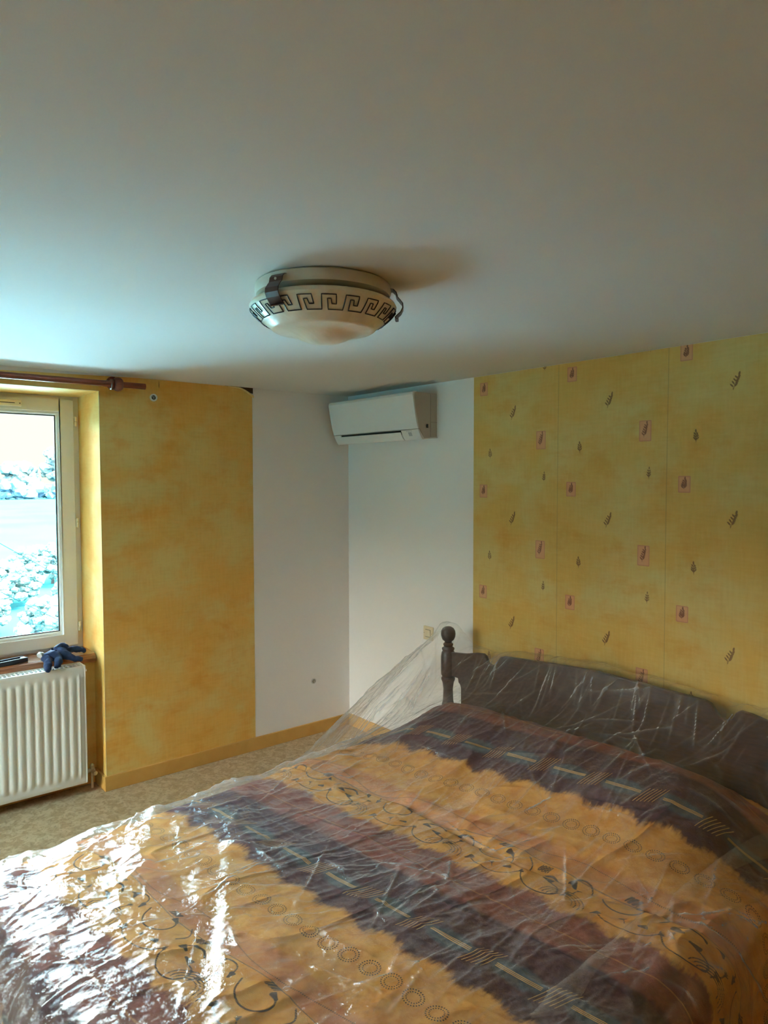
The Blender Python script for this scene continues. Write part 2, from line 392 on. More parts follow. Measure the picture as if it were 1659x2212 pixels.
v=MB(); v.box((xi,YM-.012,1.33),(xi+.012,YM+.012,1.45)); v.tube([(xi+.012,YM,1.42),(xi+.04,YM,1.42),(xi+.045,YM,1.40),(xi+.045,YM,1.30)],.009,10); v.build('handle',M_pvc,s2)
win2=empty('window_2',(0,0,0)); tagp(win2,kind='structure')
mb=MB(); a0,a1,b0,b1=W2; yy=YF-.42
for p,q in (((a0,b0),(a0+.06,b1)),((a1-.06,b0),(a1,b1)),((a0,b1-.06),(a1,b1)),((a0,b0),(a1,b0+.06)),(((a0+a1)/2-.05,b0),((a0+a1)/2+.05,b1))): mb.box((p[0],yy-.03,p[1]),(q[0],yy+.03,q[1]))
mb.build('window_frame',M_pvc,win2)
mb=MB(); mb.box((a0+.06,yy-.004,b0+.06),(a1-.06,yy+.0,b1-.06)); mb.build('pane',M_glass,win2)
# sill board
mb=MB(); xf=-.118
poly=[(XW,.655),(xf-.012,.655),(xf,.664),(xf+.002,.680),(xf-.008,.698),(xf-.02,.702),(XW,.702)]
mb.prism(poly,lambda a,b:(a,YN1+.001,b),lambda a,b:(a,YN0-.0025,b))
tagp(mb.build('window_sill',M_sill,None,bevel=.002),'brown varnished wooden sill board under the white window','windowsill')

# curtain rod
cr=empty('curtain_rod',(.08,-2.19,2.105)); tagp(cr,'dark mahogany wooden curtain rod above the window','curtain rod')
def ch(mb,name,mat,parent,loc,**k):
    o=mb.build(name,mat,parent,**k); return o
lx_,ly_,lz_=cr.location
mb=MB(); mb.tube([(0,.82,0),(0,.4,0),(0,0,0),(0,-.82,0)],.0155,20); mb.build('pole',M_rod,cr)
for yb in (.68,-.68):
    mb=MB()
    mb.lathe([(.017,-.022),(.026,-.021),(.033,-.013),(.036,0),(.033,.013),(.026,.021),(.017,.022)],(0,yb,0),axis='y',n=28,closed=True)
    mb.tube([(-.02,yb,.004),(-.05,yb,.012),(-.079,yb,.014)],[.014,.012,.018],14)
    mb.lathe([(.034,0),(.034,.006),(.028,.012),(.014,.014)],(-.079,yb,.014),axis='x',n=24)
    mb.lathe([(.016,-.006),(.022,-.008),(.027,-.004),(.027,.004),(.022,.008),(.016,.006)],(0,yb-.032,-.003),axis='y',n=24,closed=True)
    b_=mb.build('bracket',M_rod,cr)
# round outlets
def outlet(name,p,r,label,cat,ring,hole):
    t=empty(name,p); tagp(t,label,cat)
    mb=MB(); mb.lathe([(r*.62,.001),(r*.62,.006),(r*.8,.008),(r,.006),(r,0)],axis='x',n=28,closed=True); mb.build('rim',ring,t)
    mb=MB(); mb.lathe([(r*.64,.0015),(r*.3,.003),(0,.0035)],axis='x',n=20); d=mb.build('socket_face',hole,t)
    return t
t=outlet('aerial_socket',(.0013,-1.296,2.061),.020,'small round white cable outlet on yellow wallpaper beside the curtain rod end','socket',M_pvc,plain('dark_grey',(.07,.075,.06),.6))
mb=MB(); mb.tube([(.004,-.006,.007),(.010,-.002,.001),(.006,.001,-.008)],.0016,6); mb.tube([(.004,.008,.006),(.010,.002,.002),(.007,-.007,.003)],.0014,6); mb.build('wire',M_grey,t)
t=outlet('aerial_socket',(.0003,-.285,.342),.017,'small round dark cable outlet low on the white painted wall','socket',plain('pale_ring',(.62,.58,.52),.5),plain('dark_brass',(.09,.07,.04),.5))
mb=MB(); mb.lathe([(.006,.003),(.006,.008),(.002,.008),(0,.006)],axis='x',n=14); mb.build('pin',M_chrome,t)

# radiator
R0=empty('radiator',(-.02,-2.20,.06)); tagp(R0,'white ribbed panel radiator in the niche under the window','radiator')
ys=np.linspace(-.535,.535,27*12+1); zz=np.linspace(0,.612,62)
Y,Z=np.meshgrid(ys,zz)
ph=((Y+.535-.02)/.04)%1.0; rib=np.where((Y>-.515)&(Y<.505),np.clip(np.sin(PI*ph)**.6*1.2-.25,0,1),0)
dist=np.minimum(Z-.045,.612-.05-Z); fade=np.clip(dist/.03+.3*(np.sin(PI*ph)),0,1)
X=.0085*rib*np.where(dist>-.02,fade,0)
rimd=np.minimum(np.minimum(Y+.535,.535-Y),np.minimum(Z,.612-Z)); X=X+np.where(rimd<.009,.004,0)
X=np.where((rimd>=.009)&(rimd<.012),-.002,X)
X[0]=X[-1]=-.006; X[:,0]=X[:,-1]=-.006
gridmesh('front_panel',np.stack([X,Y,Z],-1)[:, ::1],M_rad,R0)
mb=MB(); mb.box((-.10,-.533,.0),(-.088,.533,.60)); mb.box((-.10,.525,.005),(-.006,.535,.612)); mb.box((-.10,-.535,.005),(-.006,-.525,.612)); mb.build('casing',M_rad,R0,bevel=.002)
mb=MB()
mb.box((-.10,-.525,.600),(-.085,.525,.612)); mb.box((-.02,-.525,.600),(-.006,.525,.612))
for i in range(53): yy=-.525+i*.02; mb.box((-.085,yy,.600),(-.02,yy+.008,.610))
mb.box((-.06,-.525,.60),(-.052,.525,.611)); mb.build('top_grille',M_rad,R0)
mb=MB(); mb.box((-.08,-.52,.05),(-.03,.52,.59)); mb.build('fins',M_slot,R0)
mb=MB(); mb.lathe([(.010,0),(.010,.008),(.006,.010),(.006,.016),(0,.017)],(-.05,.535,.575),axis='y',n=12); mb.build('bleed_valve',M_pvc,R0)
mb=MB(); mb.tube([(-.045,.535,.045),(-.045,.560,.045)],[.012,.010],12); mb.lathe([(.013,0),(.013,.02),(.009,.022)],(-.045,.560,.045),axis='y',n=6)
mb.tube([(-.045,.568,.045),(-.045,.568,.07),(-.045,.568,.078)],[.010,.012,.005],12); mb.tube([(-.045,.568,.045),(-.02,.572,.038),(-.008,.574,.036)],[.010,.010,.012],10); mb.tube([(-.045,.568,.04),(-.045,.568,-.05)],.007,10)
mb.build('valve',M_chrome,R0)

# glove on the sill
def skin_obj(name,mat,parent,verts,edges,radii,root=0,sub=2,disp=.004,dsz=.03):
    me=bpy.data.meshes.new(name); me.from_pydata(verts,edges,[]); o=bpy.data.objects.new(name,me); COL.objects.link(o)
    mo=o.modifiers.new('skin','SKIN'); mo.use_smooth_shade=True
    for i,r_ in enumerate(radii):
        me.skin_vertices[0].data[i].radius=(r_ if isinstance(r_,tuple) else (r_,r_))
        me.skin_vertices[0].data[i].use_root=(i==root)
    s_=o.modifiers.new('sub','SUBSURF'); s_.levels=sub; s_.render_levels=sub
    tx=bpy.data.textures.new(name,'CLOUDS'); tx.noise_scale=dsz
    if disp:
        d=o.modifiers.new('d','DISPLACE'); d.texture=tx; d.strength=disp; d.mid_level=.5
    me.materials.append(mat); o.parent=parent; return o
G0=empty('work_glove',(-.10,-1.76,.708)); tagp(G0,'crumpled navy blue cloth glove with white cuff on the sill corner above the radiator','glove')
V=[(-.02,.0,.022),(-.01,-.045,.024),(.0,-.075,.02),                        # palm
   (-.04,.03,.03),(-.055,.07,.028),(-.05,.105,.02),(-.045,.135,.014),         # long finger along the sill
   (.02,.02,.018),(.045,.055,.0),(.06,.085,-.01),                            # finger over radiator top
   (.03,-.02,.012),(.07,-.035,-.004),(.092,-.05,-.022),                      # hanging finger
   (.03,-.07,.004),(.075,-.085,-.008),(.10,-.09,-.035),
   (-.04,-.01,.045),(-.05,.02,.058),(-.03,.045,.05)]
E_=[(0,1),(1,2),(0,3),(3,4),(4,5),(5,6),(0,7),(7,8),(8,9),(1,10),(10,11),(11,12),(2,13),(13,14),(14,15),(0,16),(16,17),(17,18)]
RD=[(.036,.028),(.038,.026),(.030,.024),.022,.018,.014,.011,.020,.016,.012,.022,.020,.016,.022,.020,.017,.024,.020,.014]
skin_obj('glove_body',M_navy,G0,V,E_,RD,0,2,.016,.018)
mb=MB(); mb.tube([(-.02,-.085,.03),(-.012,-.098,.034),(-.004,-.104,.030)],[.012,.015,.013],12); cf=mb.build('cuff',M_whitecloth,G0); cf['label']='white cuff'
B0=empty('plastic_tray',(-.175,-1.985,.7025),.25); tagp(B0,'small black plastic tray with white end lying on the brown windowsill','tray')
mb=MB(); mb.box((-.025,-.08,0),(.025,.08,.004)); mb.box((.019,-.08,.004),(.025,.08,.022)); mb.box((-.025,-.08,.004),(-.019,.08,.022)); mb.box((-.019,-.08,.004),(.019,-.075,.022)); mb.build('tray_body',M_black,B0,bevel=.001)
mb=MB(); mb.box((-.019,.060,.0045),(.019,.08,.020)); e_=mb.build('end_cap',M_whitecloth,B0,bevel=.002); e_['label']='white end piece'

# ------------------------------------------------------------------ air conditioner
A0=empty('air_conditioner',(.440,0,1.845)); tagp(A0,'white wall mounted air conditioner unit in the corner near the ceiling','air conditioner')
hw=.395
def prof(mb,pl,x0,x1): mb.prism(pl,lambda a,b:(x0,a,b),lambda a,b:(x1,a,b)); return mb
body=[(-.001,.012),(-.001,.256),(-.165,.256),(-.172,.250),(-.176,.235),(-.168,.19),(-.152,.11),(-.137,.056),(-.128,.050),(-.100,.004),(-.09,-.002)]
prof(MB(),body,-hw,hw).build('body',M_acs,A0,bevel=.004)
panel=[(-.150,.2585),(-.174,.2585),(-.183,.253),(-.187,.240),(-.182,.21),(-.172,.155),(-.158,.09),(-.146,.056),(-.138,.056),(-.150,.11),(-.166,.18),(-.174,.235),(-.172,.249)]
prof(MB(),panel,-hw-.002,hw+.002).build('front_panel',M_ac,A0,bevel=.002)
lowf=[(-.137,.053),(-.145,.052),(-.128,.018),(-.114,-.001),(-.104,-.004),(-.0,.008),(-.0,.014),(-.10,.004)]
prof(MB(),lowf,.250,hw+.002).build('lower_fascia',M_ac,A0,bevel=.0015); prof(MB(),lowf,-hw-.002,-.325).build('lower_fascia',M_ac,A0,bevel=.0015)
slot=[(-.132,.052),(-.139,.052),(-.128,.030),(-.122,.03)]
prof(MB(),slot,-.325,.25).build('outlet_slot',M_slot,A0)
flap=[(-.141,.043),(-.1445,.041),(-.131,.016),(-.116,-.001),(-.108,-.003),(-.108,.0),(-.125,.018)]
prof(MB(),flap,-.323,.246).build('louvre_flap',M_ac,A0,bevel=.0015)
und=[(-.108,-.001),(-.108,.003),(-.002,.013),(-.002,.009)]
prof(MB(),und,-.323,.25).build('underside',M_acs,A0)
# side logo window, sticker, wall gap trim
mb=MB(); mb.box((hw+.0002,-.082,.062),(hw+.0012,-.070,.082)); mb.build('side_mark',M_black,A0)
mb=MB(); mb.box((hw-.0005,-.052,.014),(hw+.0008,-.050,.25)); mb.box((hw-.0005,-.05,.094),(hw+.0008,-.002,.096)); mb.build('side_joint',plain('joint_grey',(.30,.27,.23),.6),A0)
nx_=Vector((0,-.034,.017)).normalized()
def onf(x,t): # point on lower fascia front
    a=Vector((x,-.145,.052)); b=Vector((x,-.128,.018)); p=a.lerp(b,t); return p+Vector((0,-.0006,-.0003))
mb=MB()
mb.quad(onf(.305,.38),onf(.333,.38),onf(.333,.98),onf(.305,.98))
lb=mb.build('label_sticker',M_grey,A0,fix=False)
mb=MB()
for i,xx in enumerate((.296,.302,.308,.313,.319,.325,.331,.338)):
    hh=(.1,.05,.12,.06,.1,.06,.1,.08)[i]
    mb.quad(onf(xx,.12),onf(xx+.0035,.12),onf(xx+.0035,.12+hh*1.6),onf(xx,.12+hh*1.6))
mb.build('printed_mark',M_grey,A0,fix=False)

# ------------------------------------------------------------------ light switch
L0=empty('light_switch',(.770,0,.738)); tagp(L0,'cream square wall light switch beside the bed post','switch')
mb=MB(); mb.box((-.040,-.009,-.040),(.040,0,.040)); mb.build('plate',M_sw,L0,bevel=.004)
mb=MB(); mb.box((-.0215,-.0095,-.0215),(.0215,-.0088,.0215)); mb.build('gap',M_slot,L0)
mb=MB(); mb.prism([(-.0115,-.0095),(-.0125,.0195),(-.0088,.0195),(-.0088,-.0195),(-.0105,-.0195)],lambda a,b:(-.020,a,b),lambda a,b:(.020,a,b)); mb.build('rocker',M_sw,L0,bevel=.001)
for sx_ in (-.032,.032):
    mb=MB(); mb.lathe([(.002,-.0095),(.002,-.0088),(0,-.0096)],(sx_,0,0),axis='y',n=8); mb.build('screw',M_slot,L0)

# ------------------------------------------------------------------ ceiling lamp
Lp=empty('ceiling_lamp',(2.08,-1.63,H)); tagp(Lp,'round alabaster glass ceiling lamp with greek key band and brown clips','ceiling lamp')
k=NM('alabaster_glass'); o_=k.obj(); a_=k.noise(o_,9,4,.6,1.2)
M_alab=k.bsdf(k.mix(k.ss(a_,.35,.65),(.78,.69,.52),(.87,.80,.66)),.32,coat=.2,bump=a_,bstr=.03)
k.b.inputs['Subsurface Weight'].default_value=.15; k.b.inputs['Subsurface Radius'].default_value=(.02,.015,.01)
M_plate=plain('lamp_plate',(.62,.58,.48),.5)
mb=MB(); mb.lathe([(.0,-.0005),(.178,-.0005),(.186,-.006),(.188,-.022),(.184,-.034),(.165,-.036),(0,-.036)],n=64); mb.build('ceiling_plate',M_plate,Lp)
bp=[(.160,-.045),(.190,-.050),(.199,-.056),(.203,-.064),(.201,-.072),(.194,-.080),(.184,-.090),(.172,-.101),(.160,-.110),(.148,-.119),(.1435,-.1235),(.139,-.1265),(.130,-.1285),(.112,-.131),(.098,-.1345),(.084,-.1405),(.066,-.149),(.045,-.157),(.022,-.1615),(0,-.1625)]
mb=MB(); mb.lathe(bp,n=80); mb.build('glass_bowl',M_alab,Lp)
# greek key: closed ribbon on the bowl side
def bowl_pt(th,t):   # t 0 top .. 1 bottom of band
    pr=[(.2035,-.068),(.197,-.0785),(.186,-.0895),(.174,-.1005),(.163,-.109)]
    f_=t*(len(pr)-1); i=min(int(f_),len(pr)-2); g=f_-i
    r_=pr[i][0]*(1-g)+pr[i+1][0]*g+.0012; z_=pr[i][1]*(1-g)+pr[i+1][1]*g-.0006
    return (r_*math.cos(th),r_*math.sin(th),z_)
NK=20; mb=MB(); U=2*PI/NK
unit=[(0,.9),(0,.12),(.62,.12),(.62,.62),(.40,.62),(.40,.38),(.22,.38),(.22,.9),(1.0,.9)]
unit=[(0.0,.88),(0.0,.15),(.60,.15),(.66,.60),(.46,.60),(.40,.36),(.24,.36),(.30,.88),(1.0,.88)]
path=[]
for c in range(NK):
    for (a,b) in unit[:-1]: path.append(((c+a*.98)*U,b))
path.append((NK*U,.88))
pts=[]
for i in range(len(path)-1):
    (a,b),(c,d)=path[i],path[i+1]
    for s_ in range(4): f_=s_/4; pts.append(bowl_pt(a+(c-a)*f_+.0,b+(d-b)*f_))
pts.append(bowl_pt(*path[-1]))
mb.tube(pts,.0016,5,caps=False); kk=mb.build('greek_key_band',M_black,Lp,fix=False); kk['label']='thin black greek key line'
tocam=math.atan2(-2.7653+1.63,3.7205-2.08)
for k_ in range(3):
    th=tocam-math.radians(36)+k_*2*PI/3
    c_,s_=math.cos(th),math.sin(th)
    prof_=[(.176,-.014),(.192,-.016),(.200,-.024),(.203,-.036),(.210,-.044),(.218,-.054),(.219,-.066),(.213,-.078),(.204,-.086),(.198,-.092),(.200,-.097),(.206,-.096)]
    vs=[];fs=[]; nn=len(prof_); wd=.021
    for (r_,z_) in prof_:
        for e_ in (-wd,wd):
            for off in (0,.003): vs.append(((r_+off)*c_-e_*s_,(r_+off)*s_+e_*c_,z_-off*.3))
    for i in range(nn-1):
        a=i*4; fs+=[(a,a+2,a+6,a+4),(a+1,a+5,a+7,a+3),(a,a+4,a+5,a+1),(a+2,a+3,a+7,a+6)]
    fs+=[(0,1,3,2),((nn-1)*4,(nn-1)*4+2,(nn-1)*4+3,(nn-1)*4+1)]
    mb=MB(); mb.add(vs,fs,False); cl=mb.build('clip',M_leather,Lp,bevel=.001); cl['label']='dark brown clip'
    mb=MB(); mb.lathe([(.0035,0),(.0035,.003),(0,.0035)],(0,0,0),axis='x',n=8)
    sc_=mb.build('screw',M_chrome,cl); sc_.location=(.2035*c_,.2035*s_,-.030); sc_.rotation_euler=(0,0,th)

# ------------------------------------------------------------------ bed (local frame: lx across, v from headboard)
AL=math.radians(4.4); CA,SA=math.cos(AL),math.sin(AL); CX,CY=1.95,-.12
def W3(lx,v,z):      # local to world, arrays
    return np.stack([CX+lx*CA+v*SA, CY+lx*SA-v*CA, z],-1)
bed=empty('double_bed',(CX,CY,0),AL); tagp(bed,'double bed with dark turned wooden headboard against the back wall','bed')
# in bed space: x = lx, y = -v
half=[(-.84,.723),(-.72,.735),(-.69,.742),(-.645,.752),(-.606,.755),(-.590,.745),(-.575,.715),(-.555,.707),(-.535,.712),(-.515,.735),(-.498,.758),(-.479,.765),(-.35,.773),(-.2,.781),(-.08,.787),(0,.789)]
top_=half+[(-a,b) for a,b in half[::-1][1:]]
bot_=[(.84,.602),(.785,.602),(.765,.600),(.762,.580),(.752,.572),(.745,.555),(.745,.34),(-.745,.34),(-.745,.555),(-.752,.572),(-.762,.580),(-.765,.600),(-.785,.602),(-.84,.602)]
mb=MB(); mb.prism(top_+bot_,lambda a,b:(a,-.012,b),lambda a,b:(a,.012,b)); hb=mb.build('headboard',M_dark,bed,bevel=.004)
post=[(0,0),(.030,0),(.034,.03),(.030,.10),(.036,.14),(.036,.36),(.037,.42),(.034,.44),(.027,.47),(.025,.53),(.030,.565),(.036,.578),(.036,.588),(.030,.594),(.037,.606),(.038,.70),(.034,.722),(.029,.730),(.033,.738),(.033,.744),(.022,.752),(.026,.760),(.026,.766),(.018,.774)]
fin=[(.018,.772),(.020,.780),(.030,.788),(.0365,.803),(.0385,.818),(.0365,.834),(.029,.847),(.016,.855),(0,.858)]
for sx_ in (-.84,.84):
    mb=MB(); mb.lathe(post,(sx_,0,0),n=28); p_=mb.build('bed_post',M_dark,bed,autosmooth=60)
    mb=MB(); mb.lathe(fin,(sx_,0,0),n=28); mb.build('finial',M_dark,p_)
    s_=1 if sx_>0 else -1
    mb=MB(); mb.box((sx_-.015-s_*.01,-2.1,.16),(sx_+.015-s_*.01,-.03,.28)); mb.build('side_rail',M_dark,bed,bevel=.003)
    mb=MB(); mb.box((sx_-.03-s_*.01,-2.16,0),(sx_+.03-s_*.01,-2.10,.34)); mb.build('leg',M_dark,bed,bevel=.004)
mb=MB(); mb.box((-.77,-2.15,.20),(.77,-.04,.385)); mb.build('mattress',M_matt,bed,bevel=.04)

def bedtop(lx,v):
    pk=.17*np.exp(-((v-.27)/np.where(v<.27,.20,.36))**2)
    ac=1/(1+np.exp((np.abs(lx)-.72)/.05))
    puff=.010*fbm(lx*4,v*4,3,5)+.006*vnoise(lx*1.5+9,v*9,2)*np.exp(-((v-.93)/.25)**2)
    wr=.006*(1-np.abs(vnoise(lx*1.6+3,v*7+lx*1.2,8)))**5+.006*(1-np.abs(vnoise(lx*9+v*2,v*4,11)))**5
    groove=-.022*np.exp(-((v-(.93-.06*lx+.03*np.sin(lx*5)))/.022)**2)*(1/(1+np.exp(-(lx+.9)/.1)))
    return .405+pk*ac+puff+wr+groove
RE=.115
def foldmap(s,half):     # arclength -> (pos, drop)
    a=np.abs(s)-half; th=np.clip(a/RE,0,PI/2)
    pos=np.where(a<=0,np.abs(s),half+RE*np.sin(th)); drop=np.where(a<=0,0,RE*(1-np.cos(th)))+np.clip(a-RE*PI/2,0,None)
    return np.sign(s)*pos,drop
def make_cover():
    st=.0042
    s=np.arange(-1.24,1.24,st); t=np.arange(.03,2.62,st)
    Sg,Tg=np.meshgrid(s,t)
    lx,d1=foldmap(Sg,.80); vv,d2=foldmap(Tg,2.17)
    d=np.sqrt(d1**2+d2**2)
    z=bedtop(lx,vv)-d
    hang=np.clip((d-.12)/.2,0,1)
    wav=.020*np.sin(Tg*27+2*np.sin(Tg*7))*hang*(d1>0); lx=lx+np.sign(Sg)*wav
    wav2=.022*np.sin(Sg*31+2*np.sin(Sg*9))*hang*(d2>0); vv=vv+np.abs(wav2)
    z=np.maximum(z,.015+.004*np.sin(Sg*40)*np.cos(Tg*37))
    P=W3(lx,vv,z)
    # ink distance field
    pv_=(Tg+.06*Sg)
    ph=(pv_-.345)%.93
    ink=np.full(Sg.shape,.05)
    def seg(a,b,wd,reg):
        (x0,y0),(x1,y1)=a,b; m_=.02
        i0,i1=np.searchsorted(s,[min(x0,x1)-m_,max(x0,x1)+m_]);
        for rep in (0,1):
            base=.345+.93*rep
            c=base+min(y0,y1)-.06*max(x0,x1)-m_-.05; e2=base+max(y0,y1)-.06*min(x0,x1)+m_+.05
            j0,j1=np.searchsorted(t,[c,e2])
            if i1<=i0 or j1<=j0: continue
            X=Sg[j0:j1,i0:i1]; Yp=pv_[j0:j1,i0:i1]-base
            dx,dy=x1-x0,y1-y0; L=dx*dx+dy*dy+1e-12
            tt=np.clip(((X-x0)*dx+(Yp-y0)*dy)/L,0,1)
            dd=np.hypot(X-x0-tt*dx,Yp-y0-tt*dy)-wd
            ink[j0:j1,i0:i1]=np.minimum(ink[j0:j1,i0:i1],dd)
    def pl(pts,wd=.0016):
        for _ in range(2 if 3<=len(pts)<8 and pts[0]!=pts[-1] else 0):
            q_=[pts[0]]
            for (xa,ya),(xb,yb) in zip(pts[:-1],pts[1:]): q_+=[(xa*.75+xb*.25,ya*.75+yb*.25),(xa*.25+xb*.75,ya*.25+yb*.75)]
            pts=q_+[pts[-1]]
        for i in range(len(pts)-1): seg(pts[i],pts[i+1],wd,0)
    def arches(cx,cy,r,n_,flip=1,sx=1.3):
        for k_ in range(n_):
            rr=r-k_*.0085
            pl([(cx+sx*rr*math.cos(a),cy+flip*rr*math.sin(a)*(1.0 if a<2 else .9)) for a in np.linspace(-.15,PI*1.02,16)],.0014)
    def tri(cx,cy,sz,ang):
        p=[(cx+sz*math.cos(ang+q),cy+sz*.8*math.sin(ang+q)) for q in (0,2.5,3.8)]
        pl(p+[p[0]],.0022); pl([p[0],((p[1][0]+p[2][0])/2,(p[1][1]+p[2][1])/2)],.0035)
    def hand(cx,cy,ang,L=.03):
        x1,y1=cx+L*math.cos(ang),cy+L*math.sin(ang); pl([(cx,cy),(x1,y1)],.0016)
        for q in (-.8,-.3,.3,.8): pl([(x1,y1),(x1+.014*math.cos(ang+q),y1+.014*math.sin(ang+q))],.0013)
    def hatch(cx,cy,ang):
        for k_ in range(6):
            ox=(k_-2.5)*.0065; pl([(cx+ox,cy),(cx+ox+.022*math.cos(ang),cy+.022*math.sin(ang))],.0014)
    E0,E1=.56,.75
    u=-1.3
    k_=0
    while u<1.3:
        arches(u+.06,.715,.052,4,-1); hand(u+.05,.70,-1.2,.02)
        pl([(u+.13,.60),(u+.15,.64),(u+.20,.66),(u+.25,.64),(u+.26,.60),(u+.235,.585)],.0022); tri(u+.235,.585,.014,.4)
        tri(u+.16,.70,.015,2.1); pl([(u+.16,.70),(u+.20,.72),(u+.27,.725),(u+.31,.70)],.0017); hand(u+.31,.70,-.9)
        hatch(u+.36,.60,-1.0); tri(u+.36,.635,.017,.3); tri(u+.415,.655,.016,3.3); pl([(u+.36,.62),(u+.40,.60),(u+.43,.62)],.003)
        pl([(u+.02,.60),(u+.05,.575),(u+.09,.58),(u+.10,.61)],.002); tri(u+.10,.612,.012,1.4)
        pl([(u+.33,.67),(u+.36,.72),(u+.42,.735),(u+.47,.71),(u+.46,.67),(u+.43,.665)],.002)
        tri(u+.47,.60,.013,1.0); hand(u+.50,.66,-1.4,.02)
        tri(u+.285,.675,.011,2.6); hatch(u+.20,.575,-.8); pl([(u+.30,.575),(u+.33,.60),(u+.31,.63)],.002); hand(u+.245,.70,-2.2,.016)
        u+=.43; k_+=1
    UV=np.stack([Sg,pv_,np.zeros_like(Sg)],-1)
    return P,ink,UV,(Sg,Tg)
cP,cInk,cUV,(cS,cT)=make_cover()
def cover_mat():
    k=NM('bedspread_print'); A=k.attr('cuv').outputs['Vector']; sp=k.n('ShaderNodeSeparateXYZ'); k.l(A,sp.inputs[0]); u=sp.outputs[0]; v=sp.outputs[1]
    nz=k.noise(A,14,5,.62,.5); nf=k.noise(A,60,4,.6)
    def sm(a,b): return k.math('SUBTRACT',a,b)
    wob=k.math('ADD',k.math('MULTIPLY',sm(nz,.5),.05),k.math('MULTIPLY',sm(nf,.5),.02))
    ph=k.math('MODULO',k.math('ADD',sm(v,.345),.93),.93)
    phw=k.math('ADD',ph,wob)
    scal=k.math('ADD',k.math('MULTIPLY',k.math('ABSOLUTE',k.math('SINE',k.math('MULTIPLY',u,19.0))),.030),k.math('MULTIPLY',sm(k.noise(A,30,3,.6,scl=(3,.5,1)),.5),.05))
    orange=k.mix(k.ss(nz,.35,.65),(.50,.19,.030),(.61,.285,.066))
    purple=k.mix(k.ss(nf,.3,.7),(.055,.014,.021),(.080,.025,.031))
    brown=k.mix(k.ss(nz,.35,.65),(.25,.070,.044),(.17,.050,.038))
    rose=k.mix(k.ss(nz,.4,.6),(.42,.135,.06),(.48,.19,.07))
    # band order in phase: purple 0-.255, orange .255-.50, rose .50-.56, orange .56-.75, brown .75-.93
    col=purple
    col=k.mix(k.ss(k.math('ADD',phw,scal),.250,.285),col,orange)
    rw=k.math('ADD',ph,k.math('MULTIPLY',k.math('SINE',k.math('MULTIPLY',u,9.0)),.012))
    rose_m=k.math('MULTIPLY',k.ss(rw,.475,.50),k.ss(rw,.575,.565)); col=k.mix(k.math('MULTIPLY',rose_m,.75),col,rose)
    col=k.mix(k.ss(k.math('ADD',phw,scal),.755,.785),col,brown)
    col=k.mix(k.ss(ph,.905,.935),col,purple)
    # thin orange seam lines in the brown band
    sl=k.ss(k.math('ABSOLUTE',sm(ph,k.math('ADD',.845,k.math('MULTIPLY',sm(nz,.5),.02)))),.004,.001,0,.55); col=k.mix(sl,col,(.5,.2,.06))
    # grey teal blotches under the dashes
    per=.207
    du=sm(k.math('MODULO',k.math('ADD',u,k.math('ADD',20*per-.17,per/2)),per),per/2)
    dv=sm(ph,.140)
    e_=k.math('ADD',k.math('POWER',k.math('DIVIDE',du,.078),2.0),k.math('POWER',k.math('DIVIDE',k.math('ADD',dv,k.math('MULTIPLY',sm(nz,.5),.05)),.034),2.0))
    col=k.mix(k.ss(e_,1.5,.5,0,.85),col,(.060,.078,.085))
    gold=(.56,.29,.085)
    # dashes: three thin lines
    tri=k.math('ABSOLUTE',sm(k.math('MODULO',k.math('ADD',dv,.5+.00225-.5+.045),.0045),.00225))
    dm=k.math('MULTIPLY',k.math('MULTIPLY',k.ss(tri,.0016,.0008),k.ss(k.math('ABSOLUTE',dv),.0072,.0064)),k.ss(k.math('ABSOLUTE',du),.066,.063))
    col=k.mix(dm,col,gold)
    # hatch clusters between the dashes
    du2=sm(k.math('MODULO',k.math('ADD',u,20*per-.17),per),per/2)
    sk=k.math('ADD',du2,k.math('MULTIPLY',dv,.35))
    h=k.math('ABSOLUTE',sm(k.math('MODULO',k.math('ADD',sk,1.0),.0105),.00525))
    hm=k.math('MULTIPLY',k.math('MULTIPLY',k.ss(h,.0017,.0006),k.ss(k.math('ABSOLUTE',k.math('ADD',dv,k.math('MULTIPLY',du2,.3))),.036,.033)),k.ss(k.math('ABSOLUTE',sk),.032,.030))
    col=k.mix(k.math('MULTIPLY',hm,.85),col,gold)
    # dotted double rings
    pr=.0725
    cu=sm(k.math('MODULO',k.math('ADD',u,40*pr-.09+pr/2),pr),pr/2); cv=k.math('MULTIPLY',sm(ph,k.math('ADD',.365,k.math('MULTIPLY',k.math('SINE',k.math('MULTIPLY',u,14.0)),.004))),1.12)
    r=k.math('SQRT',k.math('ADD',k.math('MULTIPLY',cu,cu),k.math('MULTIPLY',cv,cv))); an=k.math('ARCTAN2',cv,cu)
    def ring(R_,N,w_):
        a=k.ss(k.math('ABSOLUTE',sm(r,R_)),w_,w_*.6); b=k.ss(k.math('SINE',k.math('MULTIPLY',an,float(N))),-.25,.2); return k.math('MULTIPLY',a,b)
    rg=k.math('MAXIMUM',ring(.0268,24,.0026),ring(.0185,18,.0023)); col=k.mix(k.math('MULTIPLY',rg,.95),col,(.03,.025,.025))
    # wavy dotted line through the rose band
    dl=k.math('ABSOLUTE',sm(ph,k.math('ADD',.53,k.math('MULTIPLY',k.math('SINE',k.math('MULTIPLY',u,11.0)),.018))))
    dots=k.ss(k.math('SINE',k.math('MULTIPLY',u,1100.0)),-.3,.2); col=k.mix(k.math('MULTIPLY',k.math('MULTIPLY',k.ss(dl,.0024,.0014),dots),.8),col,(.06,.05,.05))
    dl2=k.math('ABSOLUTE',sm(rw,.572)); col=k.mix(k.ss(dl2,.0022,.001,0,.7),col,(.12,.08,.07))
    ink=k.attr('ink').outputs['Fac']; col=k.mix(k.ss(ink,.0014,-.0004,0,.92),col,(.03,.027,.032))
    weave=k.noise(A,420,2)
